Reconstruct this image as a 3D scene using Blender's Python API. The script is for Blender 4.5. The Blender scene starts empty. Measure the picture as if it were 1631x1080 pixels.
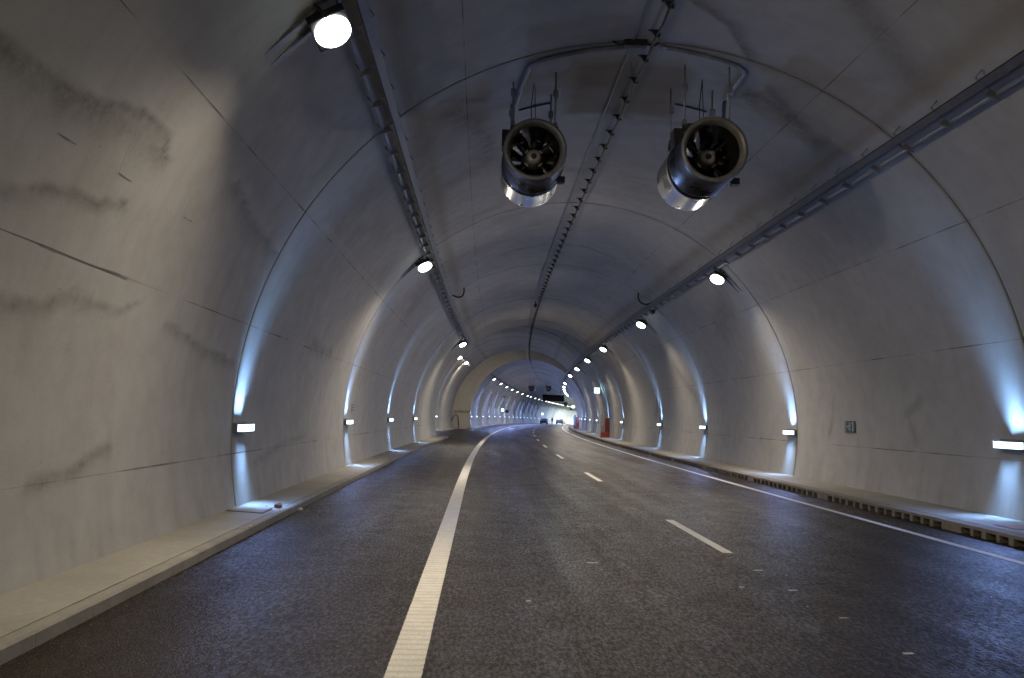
import bpy, bmesh, math, random
import numpy as np
from mathutils import Matrix, Vector
random.seed(7); rng = np.random.default_rng(7)
C = bpy.context.scene.collection
sc = bpy.context.scene
PI = math.pi

# ------------------------------------------------------------------ camera
EYE = 1.85
cam = bpy.data.objects.new('camera', bpy.data.cameras.new('camera')); C.objects.link(cam)
cam.data.sensor_width = 36; cam.data.lens = 1400/1631*36
cam.data.clip_start = .05; cam.data.clip_end = 5000
a_, p_ = math.atan((767.4-815.5)/1400*math.cos(.0858)), math.atan((660.46-540)/1400)
fwd = Vector((-math.sin(a_)*math.cos(p_), math.cos(a_)*math.cos(p_), math.sin(p_)))
rgt = Vector((math.cos(a_), math.sin(a_), 0)); up = rgt.cross(fwd)
cam.matrix_world = Matrix(((rgt.x, up.x, -fwd.x, 0), (rgt.y, up.y, -fwd.y, 0), (rgt.z, up.z, -fwd.z, EYE), (0, 0, 0, 1)))
sc.camera = cam

# ------------------------------------------------------------------ sky, sun, exposure
SUN_EL, SUN_AZ = math.radians(14), math.radians(28)       # low sun shining into the far portal
w = bpy.data.worlds.new('World'); sc.world = w; w.use_nodes = True
nt = w.node_tree; sky = nt.nodes.new('ShaderNodeTexSky'); sky.sky_type = 'NISHITA'; sky.sun_disc = False
sky.sun_elevation = SUN_EL; sky.sun_rotation = SUN_AZ
nt.links.new(sky.outputs[0], nt.nodes['Background'].inputs[0]); nt.nodes['Background'].inputs[1].default_value = .15
sun = bpy.data.objects.new('sun', bpy.data.lights.new('sun', 'SUN')); C.objects.link(sun)
sun.data.energy = 5; sun.data.angle = math.radians(.5); sun.data.color = (1, .96, .9)
sd = -Vector((math.sin(SUN_AZ)*math.cos(SUN_EL), math.cos(SUN_AZ)*math.cos(SUN_EL), math.sin(SUN_EL)))
sun.matrix_world = sd.to_track_quat('-Z', 'Y').to_matrix().to_4x4()
sc.view_settings.view_transform = 'Standard'; sc.view_settings.look = 'None'
sc.view_settings.exposure = .15; sc.view_settings.gamma = 1
sc.render.engine = 'CYCLES'
sc.cycles.use_denoising = True
sc.cycles.sample_clamp_indirect = 4
sc.cycles.max_bounces = 6; sc.cycles.diffuse_bounces = 5; sc.cycles.glossy_bounces = 3
sc.cycles.caustics_reflective = False; sc.cycles.caustics_refractive = False
CEIL_W, CEIL_COL = 325, (1.0, .86, .69)
FAR_COL = (.85, .9, 1.0)
WALL_W, WALL_COL = 25, (.27, .52, 1.0)
GLOW_W, GLOW_COL = 80, (.27, .43, 1.0)

# ------------------------------------------------------------------ tunnel frame
RHO, XC, ZC, R = .02408, 2.7694, 1.5568, 7.1395
S1, K, S2, KV = 20.35, .00075, 97.5, 7e-5
END = 430.
def path(s):
    t = np.maximum(s-S1, 0); u = np.maximum(s-S2, 0); th = K*t
    return (1-np.cos(th))/K, np.where(t > 0, S1+np.sin(th)/K, s), -.5*KV*u*u, th
cR, sR = math.cos(RHO), math.sin(RHO)
def WN(s, x, z):
    s = np.asarray(s, float); x = np.asarray(x, float); z = np.asarray(z, float)
    xx = x*cR+z*sR; zz = -x*sR+z*cR
    px, py, pz, th = path(s)
    return np.stack(np.broadcast_arrays(px+xx*np.cos(th), py-xx*np.sin(th), pz+zz), -1)
def Wp(s, x, z): return Vector([float(q) for q in WN(s, x, z)])
def FR(s, x=0, z=0):
    o = Wp(s, x, z); X = (Wp(s, x+1, z)-o).normalized(); Z = (Wp(s, x, z+1)-o).normalized()
    Y = Z.cross(X)
    return Matrix(((X.x, Y.x, Z.x, o.x), (X.y, Y.y, Z.y, o.y), (X.z, Y.z, Z.z, o.z), (0, 0, 0, 1)))
def arc(v, r):  # arc-length v from the crown (left negative) and radius -> x, z
    return XC+r*np.sin(v/R), ZC+r*np.cos(v/R)
def FRAD(s, v, r):  # local Z points out through the lining, Y along the tunnel
    x, z = arc(v, r)
    return FR(s, float(x), float(z)) @ Matrix.Rotation(v/R, 4, 'Y')
def wall_x(z, side): return XC+side*math.sqrt(R*R-(z-ZC)**2)
def Rz(a): return Matrix.Rotation(a, 4, 'Z')
def Rx(a): return Matrix.Rotation(a, 4, 'X')
def Ry(a): return Matrix.Rotation(a, 4, 'Y')
def T(x, y, z): return Matrix.Translation((x, y, z))

# ------------------------------------------------------------------ materials
class N:
    def __init__(s, name):
        s.m = bpy.data.materials.new(name); s.m.use_nodes = True; s.t = s.m.node_tree
        s.b = s.t.nodes['Principled BSDF']
    def n(s, ty, **k):
        o = s.t.nodes.new('ShaderNode'+ty)
        for a, b in k.items(): setattr(o, a, b)
        return o
    def l(s, a, b): s.t.links.new(a, b)
    def set(s, sock, v):
        if hasattr(v, 'links'): s.l(v, sock)
        else: sock.default_value = v
    def math(s, op, a, b=0., c=None, clamp=False):
        o = s.n('Math', operation=op, use_clamp=clamp); s.set(o.inputs[0], a); s.set(o.inputs[1], b)
        if c is not None: s.set(o.inputs[2], c)
        return o.outputs[0]
    def coord(s, kind='Generated', scale=(1, 1, 1)):
        tc = s.n('TexCoord'); mp = s.n('Mapping'); mp.inputs['Scale'].default_value = scale
        s.l(tc.outputs[kind], mp.inputs[0]); return mp.outputs[0]
    def noise(s, co, scale, detail=4, rough=.55):
        o = s.n('TexNoise'); s.l(co, o.inputs['Vector']); o.inputs['Scale'].default_value = scale
        o.inputs['Detail'].default_value = detail; o.inputs['Roughness'].default_value = rough; return o.outputs['Fac']
    def ramp(s, f, lo, hi, a=0., b=1.):
        o = s.n('MapRange'); s.l(f, o.inputs[0]); o.inputs[1].default_value = lo; o.inputs[2].default_value = hi
        o.inputs[3].default_value = a; o.inputs[4].default_value = b; return o.outputs[0]
    def mix(s, f, a, b, mode='MIX'):
        o = s.n('Mix', data_type='RGBA', blend_type=mode); s.set(o.inputs[0], f)
        for k, v in ((6, a), (7, b)):
            if isinstance(v, tuple): v = (*v, 1) if len(v) == 3 else v
            s.set(o.inputs[k], v)
        return o.outputs[2]
    def bump(s, h, strength, dist=.01):
        o = s.n('Bump'); s.l(h, o.inputs['Height']); o.inputs['Strength'].default_value = strength
        o.inputs['Distance'].default_value = dist; s.l(o.outputs[0], s.b.inputs['Normal'])
    def col(s, v): s.set(s.b.inputs['Base Color'], (*v, 1) if isinstance(v, tuple) and len(v) == 3 else v)
    def rough(s, v): s.set(s.b.inputs['Roughness'], v)

def simple(name, col, rough=.6, metal=0., var=.25, scale=6., bump=.0):
    k = N(name); co = k.coord('Object'); f = k.noise(co, scale, 4)
    d = tuple(c*(1-var) for c in col); u = tuple(min(1, c*(1+var)) for c in col)
    k.col(k.mix(k.ramp(f, .3, .7), d, u)); k.rough(k.ramp(f, .3, .7, max(rough-.1, .05), min(rough+.1, 1)))
    k.b.inputs['Metallic'].default_value = metal
    if bump: k.bump(k.noise(co, scale*6, 4), bump, .005)
    return k.m
def emit(name, col, strength):
    m = bpy.data.materials.new(name); m.use_nodes = True; t = m.node_tree
    t.nodes.remove(t.nodes['Principled BSDF']); e = t.nodes.new('ShaderNodeEmission')
    e.inputs[0].default_value = (*col, 1); e.inputs[1].default_value = strength
    t.links.new(e.outputs[0], t.nodes['Material Output'].inputs[0])
    m.cycles.emission_sampling = 'NONE'
    return m

def lining_mat():
    k = N('lining_concrete')
    uv = k.n('UVMap'); uv.uv_map = 'UVMap'; U = uv.outputs[0]
    sp = k.n('SeparateXYZ'); k.l(U, sp.inputs[0]); v = sp.outputs[1]
    at = k.n('Attribute'); at.attribute_name = 'stain_shade'; sa = k.n('SeparateColor'); k.l(at.outputs['Color'], sa.inputs[0])
    big = k.noise(U, .35, 5, .6); mid = k.noise(U, 2.2, 6, .62); fine = k.noise(U, 40, 3, .6)
    mp = k.n('Mapping'); mp.inputs['Scale'].default_value = (2.2, .35, 1); k.l(U, mp.inputs[0])
    streak = k.noise(mp.outputs[0], 1.6, 5, .6)
    c = k.mix(k.ramp(big, .3, .7), (.345, .338, .31), (.43, .422, .39))
    c = k.mix(k.ramp(mid, .35, .75, 0, .3), c, (.26, .25, .228))
    c = k.mix(k.ramp(streak, .5, .78, 0, .22), c, (.24, .23, .205))
    c = k.mix(k.ramp(fine, .35, .7, 0, .16), c, (.2, .195, .18))
    # tiny blow holes
    vo = k.n('TexVoronoi'); k.l(U, vo.inputs['Vector']); vo.inputs['Scale'].default_value = 7
    hole = k.math('MULTIPLY', k.math('LESS_THAN', vo.outputs['Distance'], .07), k.ramp(mid, .5, .62))
    c = k.mix(k.math('MULTIPLY', hole, .6), c, (.1, .095, .085))
    # formwork seams running along the tunnel
    d = None
    for v0 in (-11.7, -9.44, -7.21, -3.4, 3.38, 6.95, 9.3, 11.53):
        e = k.math('ABSOLUTE', k.math('SUBTRACT', v, v0))
        d = e if d is None else k.math('MINIMUM', d, e)
    sw = k.noise(U, .55, 3)
    seam = k.math('MULTIPLY', k.math('LESS_THAN', d, k.ramp(sw, .38, .62, .001, .012)), k.ramp(k.noise(U, 1.3, 2), .36, .56, .25, .85))
    c = k.mix(seam, c, (.07, .062, .05))
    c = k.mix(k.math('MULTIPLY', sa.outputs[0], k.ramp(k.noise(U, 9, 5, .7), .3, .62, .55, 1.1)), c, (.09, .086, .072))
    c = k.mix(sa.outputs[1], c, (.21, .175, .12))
    k.col(c); k.rough(k.ramp(mid, .3, .7, .55, .8)); k.b.inputs['Specular IOR Level'].default_value = .35
    hh = k.math('ADD', k.math('MULTIPLY', fine, .35), k.math('ADD', k.math('MULTIPLY', mid, 1.2), k.math('MULTIPLY', seam, -.8)))
    k.bump(hh, .35, .012)
    return k.m
def concrete(name, a, b, rough=.8, scale=1.5, bump=.4):
    k = N(name); co = k.coord('Object')
    n1 = k.noise(co, scale, 6, .6); n2 = k.noise(co, scale*14, 4, .6); n3 = k.noise(co, scale*.25, 4)
    c = k.mix(k.ramp(n1, .3, .7), a, b)
    c = k.mix(k.ramp(n2, .4, .75, 0, .4), c, tuple(x*.55 for x in a))
    c = k.mix(k.ramp(n3, .45, .7, 0, .4), c, tuple(x*.7 for x in a))
    k.col(c); k.rough(rough); k.bump(k.math('ADD', n1, k.math('MULTIPLY', n2, .4)), bump, .01)
    return k.m
def asphalt():
    k = N('asphalt'); co = k.coord('Object')
    vo = k.n('TexVoronoi'); k.l(co, vo.inputs['Vector']); vo.inputs['Scale'].default_value = 62
    g = k.noise(co, 55, 3, .7); big = k.noise(co, .22, 5, .6); mid = k.noise(co, 1.4, 5, .6)
    sc_ = k.n('SeparateColor'); k.l(vo.outputs['Color'], sc_.inputs[0])
    c = k.mix(k.ramp(sc_.outputs[0], .1, 1), (.005, .004, .003), (.022, .0165, .010))
    spk = k.math('MULTIPLY', k.math('GREATER_THAN', sc_.outputs[1], .9), k.math('LESS_THAN', vo.outputs['Distance'], .4))
    c = k.mix(k.math('MULTIPLY', spk, .8), c, (.24, .21, .17))
    cl = k.noise(co, 20, 3, .8)
    # grain with its sparkle put into the colour, drawn out a little lengthwise
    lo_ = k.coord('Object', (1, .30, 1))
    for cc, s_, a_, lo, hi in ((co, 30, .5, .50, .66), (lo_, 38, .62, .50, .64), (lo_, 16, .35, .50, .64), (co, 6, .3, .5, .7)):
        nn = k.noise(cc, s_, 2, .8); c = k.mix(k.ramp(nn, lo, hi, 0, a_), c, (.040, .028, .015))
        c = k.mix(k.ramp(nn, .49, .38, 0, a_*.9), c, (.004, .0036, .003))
    tr = k.noise(k.coord('Object', (1.3, .07, 1)), 1, 5, .65)
    c = k.mix(k.ramp(tr, .45, .7, 0, .5), c, (.008, .007, .0055)); c = k.mix(k.ramp(tr, .5, .3, 0, .18), c, (.034, .028, .020))
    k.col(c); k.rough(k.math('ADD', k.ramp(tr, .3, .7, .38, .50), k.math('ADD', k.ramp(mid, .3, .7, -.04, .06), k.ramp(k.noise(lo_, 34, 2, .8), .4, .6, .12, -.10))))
    k.b.inputs['Specular IOR Level'].default_value = .13
    k.b.inputs['Specular Tint'].default_value = (1, .9, .74, 1)
    k.bump(k.math('ADD', k.math('ADD', vo.outputs['Distance'], k.math('MULTIPLY', g, .8)), k.math('MULTIPLY', cl, 1.5)), .8, .008)
    return k.m
def paint(name='road_paint', ribs=False):
    k = N(name); co = k.coord('Object'); n1 = k.noise(co, 5, 6, .7); n2 = k.noise(co, 45, 3, .6)
    c = k.mix(k.ramp(n1, .35, .7), (.60, .58, .50), (.75, .72, .63))
    c = k.mix(k.ramp(n2, .5, .68, 0, .45), c, (.30, .28, .23))
    uv = k.n('UVMap'); uv.uv_map = 'UVMap'; sp = k.n('SeparateXYZ'); k.l(uv.outputs[0], sp.inputs[0])
    ph = k.math('SINE', k.math('MULTIPLY', sp.outputs[0], 2*PI/.15))
    if ribs: c = k.mix(k.ramp(ph, .1, .95, 0, .30), c, (.24, .225, .185))
    # worn, slightly ragged edge
    e = k.math('ABSOLUTE', sp.outputs[1]); wear = k.math('ADD', e, k.math('MULTIPLY', k.math('SUBTRACT', k.noise(co, 22, 4, .7), .5), .22))
    c = k.mix(k.math('GREATER_THAN', wear, .985), c, (.07, .066, .058))
    k.col(c); k.rough(.6)
    k.bump(k.math('ADD', n2, k.math('MULTIPLY', ph, -.9 if ribs else 0)), .5, .006)
    return k.m
M = {}
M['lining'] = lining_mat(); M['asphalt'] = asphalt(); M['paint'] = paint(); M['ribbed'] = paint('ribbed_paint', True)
M['joint'] = concrete('joint_mortar', (.19, .16, .115), (.27, .235, .175), .9, 3)
M['footway'] = concrete('footway_concrete', (.25, .238, .20), (.34, .325, .275), .8, 1.1, .3)
M['kerb'] = concrete('kerb_concrete', (.20, .188, .155), (.31, .295, .25), .85, 3, .6)
M['drain'] = concrete('drain_concrete', (.17, .145, .1), (.27, .235, .17), .85, 3, .5)
M['endwall'] = concrete('end_wall_concrete', (.33, .315, .28), (.40, .385, .345), .8, .5, .3)
M['galv'] = simple('galvanised_steel', (.17, .175, .185), .5, .6, .2, 8)
M['steel'] = simple('brushed_steel', (.30, .31, .32), .3, 1., .15, 2)
M['band'] = simple('dark_band', (.05, .05, .055), .5, .5)
M['rim'] = simple('rim_grey', (.19, .185, .175), .45, .3)
M['duct'] = simple('duct_black', (.03, .029, .027), .4, .5)
M['hub'] = simple('hub_grey', (.42, .40, .38), .45, .2)
M['blade'] = simple('blade_grey', (.14, .14, .135), .3, .7)
M['boardblack'] = simple('board_black', (.003, .003, .0032), .95)
M['boardblack'].node_tree.nodes['Principled BSDF'].inputs['Specular IOR Level'].default_value = .05
M['markpaint'] = simple('worn_mark', (.44, .42, .35), .7)
M['black'] = simple('black_plastic', (.012, .012, .013), .55)
M['dark'] = simple('dark_metal', (.05, .052, .056), .5, .5)
M['pipe'] = simple('pipe_grey', (.27, .28, .3), .45, .5)
M['red'] = simple('red_paint', (.17, .022, .011), .45, 0, .15)
M['orange'] = simple('orange_red_paint', (.27, .045, .02), .45, 0, .15)
M['panelgrey'] = simple('panel_grey', (.26, .265, .27), .5)
M['green'] = simple('sign_green', (.006, .035, .026), .4)
M['signwhite'] = simple('sign_white', (.33, .36, .32), .45)
M['brownframe'] = simple('sign_brown', (.07, .05, .025), .5)
M['brick'] = simple('brick_fragment', (.2, .12, .09), .9)
M['rust'] = simple('rusty_cover', (.30, .17, .11), .75, .1)
M['stone'] = simple('pale_stone', (.5, .47, .38), .9)
M['soil'] = concrete('soil', (.16, .13, .09), (.26, .22, .15), .95, .3)
M['cloth'] = simple('dark_cloth', (.02, .021, .026), .85)
M['skin'] = simple('skin', (.4, .25, .18), .6)
M['hair'] = simple('hair', (.02, .015, .01), .7)
M['carblue'] = simple('dark_blue_car_paint', (.015, .02, .04), .3, .3, .05)
M['carpale'] = simple('pale_car_paint', (.5, .48, .44), .3, .2, .05)
M['glass'] = simple('car_glass', (.02, .024, .03), .08, 0, .02)
M['tyre'] = simple('tyre_rubber', (.02, .02, .02), .85)
M['tail'] = simple('tail_lamp_red', (.25, .01, .01), .25)
M['yellow'] = simple('yellow_plastic', (.55, .42, .05), .5)
M['lens'] = emit('lamp_lens', (.92, 1.0, .96), 12)
M['farlens'] = emit('far_lamp_lens', (.95, .98, 1), 3)
M['led'] = emit('blue_white_diffuser', (.62, .83, 1.0), 3.2)
M['signlit'] = emit('lit_sign_face', (.66, .95, 1.0), 2.6)

# ------------------------------------------------------------------ mesh helpers
class MB:
    def __init__(s): s.v = []; s.f = []; s.sm = []
    def add(s, vs, fs, smooth=False):
        o = len(s.v); s.v += [tuple(q) for q in vs]; s.f += [tuple(i+o for i in f) for f in fs]; s.sm += [smooth]*len(fs); return s
    def box(s, x0, x1, y0, y1, z0, z1, mt=None, taper=0):
        t = taper
        vs = [Vector(q) for q in ((x0, y0, z0), (x1, y0, z0), (x1, y1, z0), (x0, y1, z0), (x0+t, y0+t, z1), (x1-t, y0+t, z1), (x1-t, y1-t, z1), (x0+t, y1-t, z1))]
        if mt: vs = [mt@q for q in vs]
        return s.add(vs, [(3, 2, 1, 0), (4, 5, 6, 7), (0, 1, 5, 4), (1, 2, 6, 5), (2, 3, 7, 6), (3, 0, 4, 7)])
    def tube(s, pts, r, n=8, cap=True):
        pts = [Vector(p) for p in pts]; vs = []; fs = []; rs = r if isinstance(r, (list, tuple)) else [r]*len(pts)
        ref = None
        for i, p in enumerate(pts):
            d = (pts[min(i+1, len(pts)-1)]-pts[max(i-1, 0)]).normalized()
            if ref is None: ref = Vector((0, 0, 1)) if abs(d.z) < .9 else Vector((1, 0, 0))
            a = d.cross(ref).normalized(); b = a.cross(d).normalized(); ref = b
            for j in range(n):
                t = 2*PI*j/n; vs.append(p+(a*math.cos(t)+b*math.sin(t))*rs[i])
        for i in range(len(pts)-1):
            for j in range(n): fs.append((i*n+j, i*n+(j+1) % n, (i+1)*n+(j+1) % n, (i+1)*n+j))
        s.add(vs, fs, True)
        if cap: s.add([], [], False); o = len(s.v)-len(vs); s.f += [tuple(o+j for j in range(n))[::-1], tuple(o+(len(pts)-1)*n+j for j in range(n))]; s.sm += [False]*2
        return s
    def lathe(s, prof, n=40, mt=None, closed=False):   # prof: (radius, y) about the Y axis
        vs = []; fs = []
        for (r, y) in prof:
            for j in range(n):
                t = 2*PI*j/n; q = Vector((r*math.cos(t), y, r*math.sin(t))); vs.append(mt@q if mt else q)
        m = len(prof)
        for i in range(m if closed else m-1):
            k = (i+1) % m
            for j in range(n): fs.append((i*n+j, i*n+(j+1) % n, k*n+(j+1) % n, k*n+j))
        return s.add(vs, fs, True)
    def prism(s, pts, y0, y1, mt=None):   # pts in (x, z), extruded along Y
        n = len(pts); vs = [Vector((a, y, b)) for y in (y0, y1) for a, b in pts]
        if mt: vs = [mt@q for q in vs]
        return s.add(vs, [tuple(range(n)), tuple(range(2*n-1, n-1, -1))]+[(i, (i+1) % n+0, (i+1) % n+n, i+n)[::-1] for i in range(n)])
    def me(s, name, mat, bevel=0):
        m = bpy.data.meshes.new(name); m.from_pydata(s.v, [], s.f); m.materials.append(mat)
        m.polygons.foreach_set('use_smooth', s.sm); m.update()
        bm = bmesh.new(); bm.from_mesh(m); bmesh.ops.recalc_face_normals(bm, faces=bm.faces)
        if bevel:
            ed = [e for e in bm.edges if len(e.link_faces) == 2 and e.calc_face_angle(0) > .6]
            bmesh.ops.bevel(bm, geom=ed, offset=bevel, segments=2, affect='EDGES', profile=.5)
        bm.to_mesh(m); bm.free(); return m
    def obj(s, name, mat, parent=None, bevel=0, mw=None):
        o = bpy.data.objects.new(name, s.me(name, mat, bevel)); C.objects.link(o)
        if parent: o.parent = parent
        if mw is not None: o.matrix_world = mw
        return o
def tag(o, label=None, cat=None, group=None, kind=None):
    for a, b in (('label', label), ('category', cat), ('group', group), ('kind', kind)):
        if b: o[a] = b
    return o
def thing(name, label, cat, mw=None, group=None):
    o = bpy.data.objects.new(name, None); C.objects.link(o); o.empty_display_size = .2
    if mw is not None: o.matrix_world = mw
    return tag(o, label, cat, group)
KIDS = {}
def kids(o): return [c for c in C.objects if c.parent == o]
def copy_tree(o, parent=None):
    if o not in KIDS: KIDS[o] = kids(o)
    c = o.copy(); C.objects.link(c)
    if parent: c.parent = parent
    for ch in KIDS[o]: copy_tree(ch, c)
    return c
def light(parent, name, energy, col, sx, sy, spread, local):
    l = bpy.data.lights.new(name, 'AREA'); l.shape = 'RECTANGLE'; l.size = sx; l.size_y = sy
    l.energy = energy; l.color = col; l.spread = spread
    o = bpy.data.objects.new(name, l); C.objects.link(o); o.parent = parent; o.matrix_local = local
    return o
def sweep(name, prof, ss, mat, parent=None, closed=True, uvf=None, smooth=False):
    """profile of (x, z) points in the tunnel section carried along stations ss"""
    n = len(prof); pr = np.array(prof, float); V = []
    for s in ss: V.append(WN(np.full(n, s), pr[:, 0], pr[:, 1]))
    V = np.concatenate(V); F = []
    m = n if closed else n-1
    for i in range(len(ss)-1):
        for j in range(m): k = (j+1) % n; F.append((i*n+j, i*n+k, (i+1)*n+k, (i+1)*n+j))
    if closed: F.append(tuple(range(n))[::-1]); F.append(tuple((len(ss)-1)*n+j for j in range(n)))
    me = bpy.data.meshes.new(name); me.from_pydata([tuple(q) for q in V], [], F); me.materials.append(mat)
    bm = bmesh.new(); bm.from_mesh(me); bmesh.ops.recalc_face_normals(bm, faces=bm.faces)
    if not closed:
        bm.normal_update()
        if sum(f.normal.z for f in bm.faces) < 0: bmesh.ops.reverse_faces(bm, faces=bm.faces)
    bm.to_mesh(me); bm.free()
    if smooth: me.polygons.foreach_set('use_smooth', [True]*len(me.polygons))
    if uvf:
        uv = me.uv_layers.new(name='UVMap')
        S = [s for s in ss for _ in prof]; J = list(range(n))*len(ss)
        for L in me.loops: uv.data[L.index].uv = (S[L.vertex_index], uvf[J[L.vertex_index]])
    o = bpy.data.objects.new(name, me); C.objects.link(o)
    if parent: o.parent = parent
    return o
def stations(a, b, near=1.0, far=4.0):
    out = [a]
    while out[-1] < b-1e-6: out.append(min(b, out[-1]+(near if out[-1] < 110 else far)))
    return out

# ------------------------------------------------------------------ ground, road, markings
LB0, LB1 = 67.0, 108.0            # the lay-by
g = MB().add([(-1500, -600, -5.2), (1500, -600, -5.2), (1500, 2500, -5.2), (-1500, 2500, -5.2)], [(0, 1, 2, 3)]).obj('ground', M['soil']); tag(g, kind='structure')
xs = [-3.6, 0, 3, 6, 8.45]
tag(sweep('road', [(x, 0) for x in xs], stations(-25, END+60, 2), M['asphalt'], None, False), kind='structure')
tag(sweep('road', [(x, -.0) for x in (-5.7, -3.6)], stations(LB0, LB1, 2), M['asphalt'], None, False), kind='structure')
def stripe(name, x, w, a, b, mat, z=.005):
    return tag(sweep(name, [(x-w/2, z), (x+w/2, z)], stations(a, b, 1), mat, None, False, [-1, 1]), kind='structure')
stripe('lane_line', -.55, .265, -10, END, M['ribbed'])
stripe('edge_line', 7.40, .15, -10, END, M['ribbed'])
for k in range(-1, 22):
    a = 12.4+13.3*k; tag(sweep('dash_marking', [(3.45-.075, .005), (3.45+.075, .005)], [a, a+1.3, a+2.6, a+3.9], M['paint'], None, False, [-1, 1]), kind='structure')

# ------------------------------------------------------------------ footways and kerbs
def footway(a, b, x0, x1, z=.17, name='footway', z1=None):
    return tag(sweep(name, [(x0, -.2), (x0, z), (x1, z1 or z), (x1, -.2)], stations(a, b, .9), M['footway']), kind='structure')
footway(-25, LB0+.6, -4.6, -3.545, .185, 'footway', .13); footway(LB0+.3, LB1, -6.9, -5.82); footway(LB1, END, -4.6, -3.545, .185, 'footway', .13)
footway(-25, END, 8.63, 10.1)
footway(LB0+.6, LB0+.75, -5.9, -3.40, .12, 'kerb')
def kerb_stones(a, b, x0, x1, z=.172):
    mb = MB(); s = a
    while s < b-.05:
        e = min(s+1.0, b); j = random.uniform(-.004, .004); dz = random.uniform(-.003, .004)
        q = [(x0, -.2), (x0, z+dz), (x1-.02, z+dz), (x1, z-.02+dz), (x1+j, -.2)] if x1 > x0 else None
        vs = [Wp(t, x, zz) for t in (s+.002, e-.002) for x, zz in q]
        mb.add(vs, [(0, 1, 2, 3, 4), (9, 8, 7, 6, 5)]+[(i, i+5, (i+1) % 5+5, (i+1) % 5) for i in range(5)])
        s = e
    tag(mb.obj('kerb', M['kerb']), kind='structure')
kerb_stones(-8, LB0+.6, -3.54, -3.40, .125); kerb_stones(LB0+.75, LB1, -5.82, -5.68); kerb_stones(LB1, 330, -3.54, -3.40)
# slotted drainage kerb on the right
mb = MB(); s = 4.; k = 0
def blk(s0, s1, x0, x1, z0, z1):
    vs = [Wp(t, x, zz) for t in (s0, s1) for x, zz in ((x0, z0), (x0, z1), (x1, z1), (x1, z0))]
    mb.add(vs, [(0, 1, 2, 3), (7, 6, 5, 4), (0, 4, 5, 1), (1, 5, 6, 2), (2, 6, 7, 3), (3, 7, 4, 0)])
while s < 150:
    if k % 15 == 14: blk(s, s+.55, 8.31, 8.625, -.1, .168); s += .56
    else:
        rb = .13 if k % 2 else .085
        blk(s, s+rb, 8.312, 8.50, -.1, .115); blk(s, s+.379, 8.31, 8.625, .1155, .168+.004*math.sin(k*1.7)); s += .38
    k += 1
blk(4, 26, 8.50, 8.625, -.1, .114); blk(26, 60, 8.50, 8.625, -.1, .114); blk(60, 150, 8.50, 8.625, -.1, .114)
o = mb.obj('drainage_kerb', M['drain']); tag(o, 'slotted concrete drainage kerb along the right edge of the road', 'drain')
kerb_stones(150, 330, 8.31, 8.625)
kerb_stones(-8, 4, 8.31, 8.625)

# ------------------------------------------------------------------ lining
NEAR = [-25, -14, -3, 3.66, 15.42, 27.6, 39.2, 50.9, 62.5, LB0]
LAY = [LB0, 78.1, 89.0, 99.2, LB1]
FARJ = [LB1, 116.9, 127.9, 139.5, 150.8, 161.5, 171.8, 181.6, 191.2, 200.5, 209.2, 217.6, 226.0, 235.0]
while FARJ[-1] < END-12: FARJ.append(FARJ[-1]+9.6)
FARJ.append(END)
lat = rng.random((64, 64))
def vnoise(x, y, sx, sy):
    x = x/sx; y = y/sy; i = np.floor(x).astype(int); j = np.floor(y).astype(int); fx = x-i; fy = y-j
    fx = fx*fx*(3-2*fx); fy = fy*fy*(3-2*fy); g = lambda a, b: lat[a % 64, b % 64]
    return (g(i, j)*(1-fx)+g(i+1, j)*fx)*(1-fy)+(g(i, j+1)*(1-fx)+g(i+1, j+1)*fx)*fy
def fbm(x, y, s, n=4): return sum(vnoise(x+7.3*k, y-3.1*k, s/2**k, s/2**k)/2**k for k in range(n))/sum(1/2**k for k in range(n))
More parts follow.
